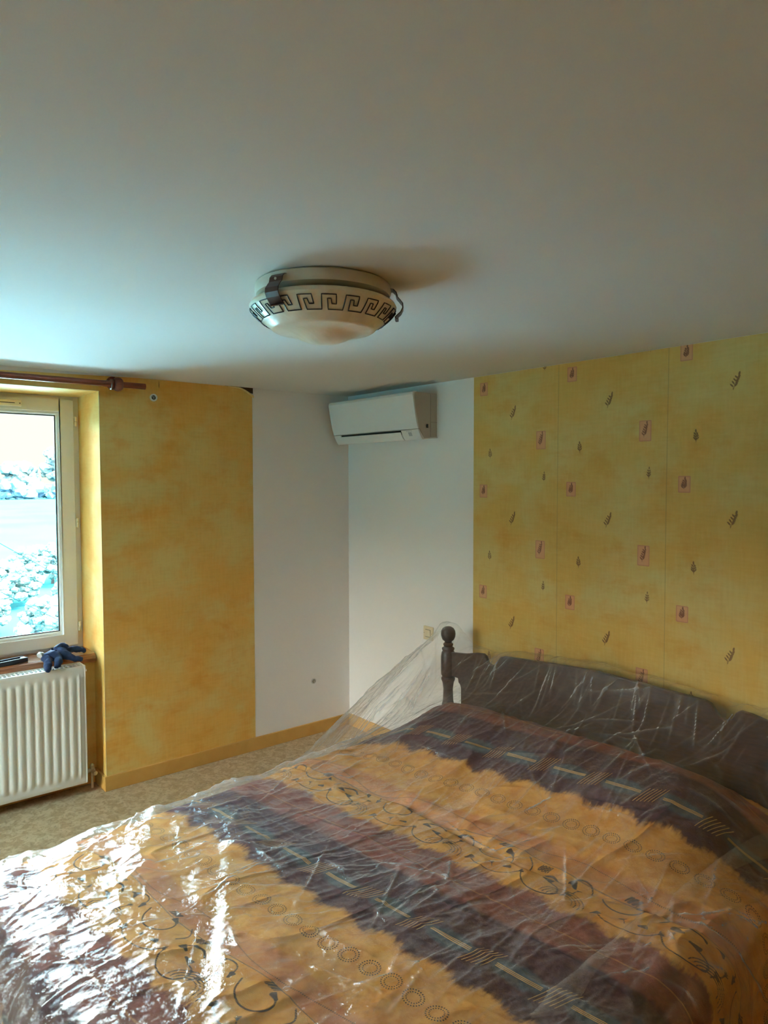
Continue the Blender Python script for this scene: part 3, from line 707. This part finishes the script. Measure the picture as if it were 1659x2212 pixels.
    return k.bsdf(col,.85,bump=k.math('ADD',k.math('MULTIPLY',nf,2.0),weave),bstr=.25,bdist=.004,spec=.2)
M_cover=cover_mat()
cov=gridmesh('bedspread',cP[:, ::-1],M_cover,None,attrs={'ink':cInk[:, ::-1],'cuv':cUV[:, ::-1]})
tagp(cov,'orange and purple striped bedspread with ring and cave drawing prints on the bed','bedspread')

# ------------------------------------------------------------------ clear plastic dust sheet
def make_film():
    g=.016
    ax=np.arange(-1.95,1.30,g); av=np.arange(-.045,2.60,g)
    LX,VV=np.meshgrid(ax,av)
    # obstacle
    a=np.clip((np.abs(LX)-.80)/RE,0,1); b=np.clip((VV-2.17)/RE,0,1)
    d=np.where(a>=1,.40,RE*(1-np.sqrt(1-np.clip(a,0,.999)**2))); d=np.where(b>=1,.40,np.maximum(d,RE*(1-np.sqrt(1-np.clip(b,0,.999)**2))))
    ob=np.maximum(bedtop(LX,np.clip(VV,.03,2.3))-d,0)
    ob=np.where((np.abs(LX)>.945)|(VV>2.315),0,ob)
    ob=np.where(VV<.03,.3*(np.abs(LX)<.8),ob)
    tx=[p[0] for p in top_]; tz=[p[1] for p in top_]
    hbz=np.interp(LX,tx,tz,left=0,right=0); ob=np.where(np.abs(VV)<.018,np.maximum(ob,hbz),ob)
    for s_ in (-.84,.84):
        r_=np.hypot(LX-s_,VV); ob=np.maximum(ob,np.where(r_<.042,.858-.012*(r_/.04)**2,0))
    # taut cone of film falling from the left finial
    dx,dv=LX+.84,VV; r_=np.hypot(dx,dv); th=np.degrees(np.arctan2(dv,-dx))   # 0 = straight left, 90 = down the bed
    slope=np.interp(th,[-20,0,60,85,110,150,180],[1.0,1.0,1.03,1.4,2.2,2.4,2.4])+.05*np.sin(np.radians(th)*16)*np.clip(r_/.3,0,1)
    cone=.862-slope*r_; ob=np.maximum(ob,np.where(th<125,cone,0))
    dx=LX-.84; r_=np.hypot(dx,dv); th=np.degrees(np.arctan2(dv,dx)); slope=np.interp(th,[-20,40,90,180],[1.6,1.6,2.3,2.5]); ob=np.maximum(ob,.862-slope*r_)
    ob=ob+.010; z=ob.copy()
    fixed=(ob<.0101)&((LX<-1.02)|(LX>1.0)|(VV>2.42))
    for it in range(700):
        p=np.pad(z,1,mode='edge'); avg=(p[:-2,1:-1]+p[2:,1:-1]+p[1:-1,:-2]+p[1:-1,2:])/4
        z=np.maximum(ob,avg-.00012); z[fixed]=.010
    # upsample
    k_=4; ax2=np.linspace(ax[0],ax[-1],(len(ax)-1)*k_+1); av2=np.linspace(av[0],av[-1],(len(av)-1)*k_+1)
    tmp=np.stack([np.interp(ax2,ax,row) for row in z]); zz=np.stack([np.interp(av2,av,tmp[:,j]) for j in range(len(ax2))],1)
    for _ in range(6):
        p=np.pad(zz,1,mode='edge'); zz=(p[:-2,1:-1]+p[2:,1:-1]+p[1:-1,:-2]+p[1:-1,2:]+4*zz)/8
    LX,VV=np.meshgrid(ax2,av2)
    # keep clear of the real bedspread surface
    real=bedtop(LX,np.clip(VV,.03,2.3)); inside=(np.abs(LX)<.80)&(VV<2.17)&(VV>.03)
    zz=np.where(inside,np.maximum(zz,real+.005),zz)
    # wrinkles
    wr=.0045*(1-np.abs(vnoise(LX*5+VV*1.2,VV*2.2-LX*.6,21)))**4+.003*(1-np.abs(vnoise(LX*3.2+VV*3,VV*6-LX*2,22)))**5+.0022*(1-np.abs(vnoise(LX*13,VV*7+LX*3,23)))**4+.004*(.5+.5*fbm(LX*3,VV*3,3,24))
    wr=wr+.0012*(1-np.abs(vnoise(LX*34+VV*8,VV*24,25)))**3
    ca=-.54*LX+.84*VV; aa=.84*LX+.54*VV; zf=1/(1+np.exp(-(VV-.35*LX-1.55)/.12))
    und=.0042*vnoise(LX*13+VV*2.2,VV*2.4-LX,31)+.0028*vnoise(LX*24-VV*3,VV*6+LX*2,32)+.006*vnoise(LX*5+VV*3,VV*4-LX*3,33)
    wr=wr+.0013*(1-np.abs(vnoise(LX*55,VV*38+LX*9,34)))**2+.0016*(1-np.abs(vnoise(LX*26+VV*9,VV*17-LX*5,35)))**3+und*.75*(1-.6*zf)+zf*(.0085*vnoise(ca*10,aa*1.5,51)+.0035*vnoise(ca*22,aa*4,52))+.006
    R=random.Random(11)
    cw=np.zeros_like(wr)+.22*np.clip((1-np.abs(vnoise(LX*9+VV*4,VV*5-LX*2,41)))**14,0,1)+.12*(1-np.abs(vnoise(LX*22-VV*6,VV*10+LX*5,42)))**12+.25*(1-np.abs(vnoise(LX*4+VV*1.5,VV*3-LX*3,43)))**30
    def crease(x0,v0,x1,v1,h,wd):
        m_=.05; i0,i1=np.searchsorted(ax2,[min(x0,x1)-m_,max(x0,x1)+m_]); j0,j1=np.searchsorted(av2,[min(v0,v1)-m_,max(v0,v1)+m_])
        if i1-i0<2 or j1-j0<2: return
        X=LX[j0:j1,i0:i1];Y=VV[j0:j1,i0:i1]; dx,dy=x1-x0,v1-v0; L=dx*dx+dy*dy
        tt=((X-x0)*dx+(Y-v0)*dy)/L; tc_=np.clip(tt,0,1); dd=np.hypot(X-x0-tc_*dx,Y-v0-tc_*dy)
        wr[j0:j1,i0:i1]+=h*np.sin(PI*tc_)**.6*np.exp(-(dd/wd))
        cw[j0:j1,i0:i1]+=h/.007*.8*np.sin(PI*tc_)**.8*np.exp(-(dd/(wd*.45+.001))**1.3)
    for i in range(330):
        cx=R.uniform(-.95,.95); cv=R.uniform(.05,2.3); ang=R.gauss(.25,.38) if R.random()<.65 else R.uniform(0,PI)
        L=R.uniform(.06,.42); crease(cx-math.sin(ang)*L/2*-1,cv-math.cos(ang)*L/2,cx+math.sin(ang)*L/2*-1,cv+math.cos(ang)*L/2,R.uniform(.002,.007),R.uniform(.003,.009))
    for i in range(85):   # long straight pull lines towards the headboard
        cx=R.uniform(-.85,.95); cv=R.uniform(.2,2.1); ang=R.gauss(.12,.22); L=R.uniform(.25,.85)
        crease(cx+math.sin(ang)*L/2,cv-math.cos(ang)*L/2,cx-math.sin(ang)*L/2,cv+math.cos(ang)*L/2,R.uniform(.002,.0055),R.uniform(.002,.004))
    for i in range(46):   # radiating from the left finial
        a=R.uniform(-.3,1.9); r0=R.uniform(.06,.3); r1=r0+R.uniform(.2,.8)
        crease(-.84-math.cos(a)*r0,math.sin(a)*r0,-.84-math.cos(a)*r1,math.sin(a)*r1,R.uniform(.004,.010),R.uniform(.006,.014))
    for i in range(40):   # across the headboard
        cx=R.uniform(-.7,.8); L=R.uniform(.1,.25); tl=R.uniform(-.08,.08); crease(cx,.01,cx+tl,.01+L,R.uniform(.004,.010),R.uniform(.003,.007))
    P=W3(LX,VV,zz)
    dX=np.gradient(P,axis=1); dV=np.gradient(P,axis=0); N=np.cross(dV,dX); N/=np.linalg.norm(N,axis=-1,keepdims=True); N*=np.sign(N[...,2:3]+1e-9)
    P=P+N*(np.maximum(wr,0)*1.25)[...,None]
    P[...,1]=np.minimum(P[...,1],-.018); P[...,0]=np.maximum(P[...,0],.02); P[...,2]=np.maximum(P[...,2],.004)
    c=(zz[:-1,:-1]+zz[1:,1:]+zz[1:,:-1]+zz[:-1,1:])/4
    mask=c>.0115
    lim=-1.02-.10*np.clip((.9-VV[:-1,:-1])/.9,0,1)*12
    mask&=~((VV[:-1,:-1]>.0)&(LX[:-1,:-1]<lim))
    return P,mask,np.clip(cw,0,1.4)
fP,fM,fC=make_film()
def film_mat():
    k=NM('clear_plastic_film'); o=k.obj()
    cr=k.noise(o,55,4,.6,1.4); cr2=k.noise(o,190,3,.55,.8)
    rid=k.math('ABSOLUTE',k.math('SUBTRACT',cr,.5)); rid2=k.math('ABSOLUTE',k.math('SUBTRACT',cr2,.5))
    hgt=k.math('ADD',k.math('MULTIPLY',rid,1.0),k.math('MULTIPLY',rid2,.28))
    bp=k.n('ShaderNodeBump'); bp.inputs['Strength'].default_value=.5; bp.inputs['Distance'].default_value=.005; k.l(hgt,bp.inputs['Height'])
    tr=k.n('ShaderNodeBsdfTransparent'); tr.inputs[0].default_value=(.985,.985,.985,1)
    gs=k.n('ShaderNodeBsdfGlossy'); gs.inputs['Roughness'].default_value=.06; k.l(bp.outputs[0],gs.inputs['Normal'])
    lf=k.n('ShaderNodeLayerWeight'); lf.inputs[0].default_value=.5; k.l(bp.outputs[0],lf.inputs['Normal'])
    ff=k.math('ADD',k.math('MULTIPLY',k.math('POWER',lf.outputs['Facing'],5.0),.80),.075,clamp=True)
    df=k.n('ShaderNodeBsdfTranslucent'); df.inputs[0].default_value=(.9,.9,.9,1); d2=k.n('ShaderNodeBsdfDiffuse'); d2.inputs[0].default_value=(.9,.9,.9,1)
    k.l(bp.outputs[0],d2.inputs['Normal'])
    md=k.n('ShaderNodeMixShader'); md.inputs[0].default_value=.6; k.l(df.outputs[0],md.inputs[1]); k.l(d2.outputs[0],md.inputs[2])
    vf=k.math('ADD',k.math('MULTIPLY',k.math('POWER',lf.outputs['Facing'],2.5),.30),k.math('ADD',.009,k.math('MULTIPLY',k.attr('crease').outputs['Fac'],.34)),clamp=True)  # crease veil: haze of folded film, plus wrinkle highlights painted pale
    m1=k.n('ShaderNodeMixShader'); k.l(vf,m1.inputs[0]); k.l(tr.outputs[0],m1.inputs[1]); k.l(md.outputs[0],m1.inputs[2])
    m2=k.n('ShaderNodeMixShader'); k.l(ff,m2.inputs[0]); k.l(m1.outputs[0],m2.inputs[1]); k.l(gs.outputs[0],m2.inputs[2])
    k.l(m2.outputs[0],k.out.inputs[0]); return k.m
M_film=film_mat()
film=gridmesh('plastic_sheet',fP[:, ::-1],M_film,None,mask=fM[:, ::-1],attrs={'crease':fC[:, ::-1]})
tagp(film,'clear crinkled plastic dust sheet draped over the bedspread and headboard','plastic sheet')
# folded-over edges of the sheet
def fold(pts,seedv):
    n_=24; A=np.array(pts,float); tt=np.linspace(0,1,len(A)); q=np.linspace(0,1,n_)
    C=np.stack([np.interp(q,tt,A[:,i]) for i in range(3)],-1)     # lx, v, halfwidth
    vs=[];fs=[]; m_=7
    for i in range(n_):
        a=C[min(i+1,n_-1)]-C[max(i-1,0)]; L=math.hypot(a[0],a[1]); nx,ny=-a[1]/L,a[0]/L
        for j in range(m_):
            s_=(j/(m_-1)-.5)*2; lx=C[i,0]+nx*C[i,2]*s_; vv=C[i,1]+ny*C[i,2]*s_
            aa=max(0,min(.999,(abs(lx)-.80)/RE)); z=float(bedtop(np.array([lx]),np.array([vv]))[0])-RE*(1-math.sqrt(1-aa*aa))+.026+.006*(1-s_*s_)+.002*math.sin(i*1.3+j)
            vs.append(tuple(W3(np.array(lx),np.array(vv),np.array(z))))
    for i in range(n_-1):
        for j in range(m_-1): q_=i*m_+j; fs.append((q_,q_+1,q_+m_+1,q_+m_))
    mb=MB(); mb.add(vs,fs,True); return mb.build('folded_edge',M_film,film,fix=False,autosmooth=180)
fold([(.86,.22,.030),(.815,.36,.034),(.76,.62,.020),(.74,.80,.022),(.735,.95,.014),(.745,1.08,.009),(.76,1.16,.001)],1)
fold([(.70,1.50,.003),(.715,1.40,.035),(.71,1.30,.02),(.70,1.12,.012),(.695,.98,.001)],2)
fold([(-.93,1.75,.012),(-.92,1.3,.02),(-.94,.9,.03),(-.93,.5,.02)],3)

# ------------------------------------------------------------------ outside
GZ0=-3.0
def foliage_mat(name,c1,c2,sc):
    k=NM(name); o=k.obj(); a=k.noise(o,sc,4,.7); return k.bsdf(k.mix(k.ss(a,.4,.6),c1,c2),.9,bump=a,bstr=.6,bdist=.3,spec=0.0)
M_leafA=foliage_mat('foliage_far',(.050,.088,.10),(.12,.145,.13),.6)
M_leafB=foliage_mat('foliage_near',(.06,.14,.14),(.14,.18,.16),9)
M_bark=plain('bark',(.05,.05,.05),.9)
k=NM('field_grass'); o_=k.obj(); a_=k.noise(o_,.12,4,.6); b_=k.noise(o_,3,3)
M_field=k.bsdf(k.mix(k.ss(a_,.35,.65),(.023,.110,.112),(.027,.118,.120)),.95,spec=0.0)
mb=MB(); mb.box((-900,-600,GZ0-.3),(60,800,GZ0)); tagp(mb.build('ground',M_field,None),kind='structure')
k=NM('bounce_slab_cyan'); nz_=k.noise(k.obj(),2,4); M_bounce=k.bsdf(k.mix(nz_,(.38,.60,.62),(.46,.68,.70)),.9)  # cyan tint chosen to cool the light bounced onto the ceiling
mb=MB(); mb.box((-13,-14,GZ0),(-1.2,12,GZ0+.06)); tagp(mb.build('bounce_slab',M_bounce,None),kind='structure')  # unseen slab added below the window to bounce sunlight up to the ceiling
def lumps(mb,c,R_,n_,r0,r1,seed,squash=.8):
    r_=random.Random(seed)
    for i in range(n_):
        th=r_.uniform(0,2*PI); rr=R_*math.sqrt(r_.random())*.8; zc=r_.uniform(-.45,.75)*R_*squash
        k_=math.sqrt(max(.1,1-(zc/R_/squash)**2*.8)); cx=c[0]+rr*k_*math.cos(th); cy=c[1]+rr*k_*math.sin(th); rad=r_.uniform(r0,r1)
        bm=bmesh.new(); bmesh.ops.create_icosphere(bm,subdivisions=2,radius=rad)
        vs=[]
        for v_ in bm.verts:
            f_=1+r_.uniform(-.22,.22); vs.append((cx+v_.co.x*f_,cy+v_.co.y*f_,c[2]+zc+v_.co.z*f_*.85))
        fs=[tuple(q.index for q in f_.verts) for f_ in bm.faces]; bm.free(); mb.add(vs,fs,False)
ti=0
for yy in (-24,-9,6,19,31,42,53.5,68,82,97):
    hgt=rnd.uniform(9.5,10.5)+(4.2 if 44<yy<60 else 0)
    xx=-200+rnd.uniform(-2,2)
    T=empty('tree',(xx,yy,GZ0)); tagp(T,{42:'lower bushy broadleaf tree in the distance filling the left side of the window pane',53.5:'taller broadleaf tree in the distance rising beside the right edge of the window pane'}.get(yy,'pale bushy broadleaf tree in the distant row outside the view of the pane'),'tree','trees across the field')
    mb=MB(); lumps(mb,(0,0,hgt*.56),hgt*.55,95,.7,1.7,ti+50,.85); mb.build('crown',M_leafA,T)
    mb=MB(); mb.tube([(0,0,-.2),(.1,0,hgt*.25),(0,.1,hgt*.5)],[.5,.35,.2],8); mb.build('trunk',M_bark,T); ti+=1
mb=MB(); rr_=random.Random(5)
HD=empty('hedge',(-184,38,GZ0)); tagp(HD,'dark bluish hedge band running below the distant trees','hedge')
mb=MB()
for yy in np.arange(-62,60,2.6): lumps(mb,(rr_.uniform(-1,1),yy,1.7),2.3,5,1.2,2.0,int(yy*10)+3000,.9)
mb.build('hedge_foliage',foliage_mat('hedge_leaves',(.045,.085,.125),(.055,.098,.135),.5),HD)
for i,(xx,yy,r_) in enumerate(((-17,3.2,1.9),(-20,.3,2.1),(-22,5.6,2.3),(-25,2.4,2.2),(-26,8.3,2.0),(-16,-2.4,1.9),(-30,5.8,2.4))):
    T=empty('shrub',(xx,yy,GZ0)); tagp(T,'sunlit pale shrub on the slope below the window','shrub','shrubs below the window')
    mb=MB(); lumps(mb,(0,0,r_*.35),r_,330,.07,.2,i+900,.45); mb.build('foliage',M_leafB,T)
    mb=MB(); mb.tube([(0,0,-.1),(0,.05,r_*.3)],[.08,.05],7); mb.build('stem',M_bark,T)
for i,(a,b,lab) in enumerate((((-9,-2.9,2.6),(-9,3.3,-1.6),'upper thin overhead cable slanting across the window view'),((-9,-2.9,1.8),(-9,2.6,-1.9),'lower thin overhead cable slanting across the window view'))):
    mb=MB(); A=Vector(a);B=Vector(b); D=B-A
    pts=[A+D*t-Vector((0,0,.25*4*t*(1-t))) for t in np.linspace(-.6,1.35,20)]; mb.tube(pts,.006,6)
    tagp(mb.build('overhead_cable',plain('cable',(.006,.02,.022),.9,spec=0),None),lab,'cable')
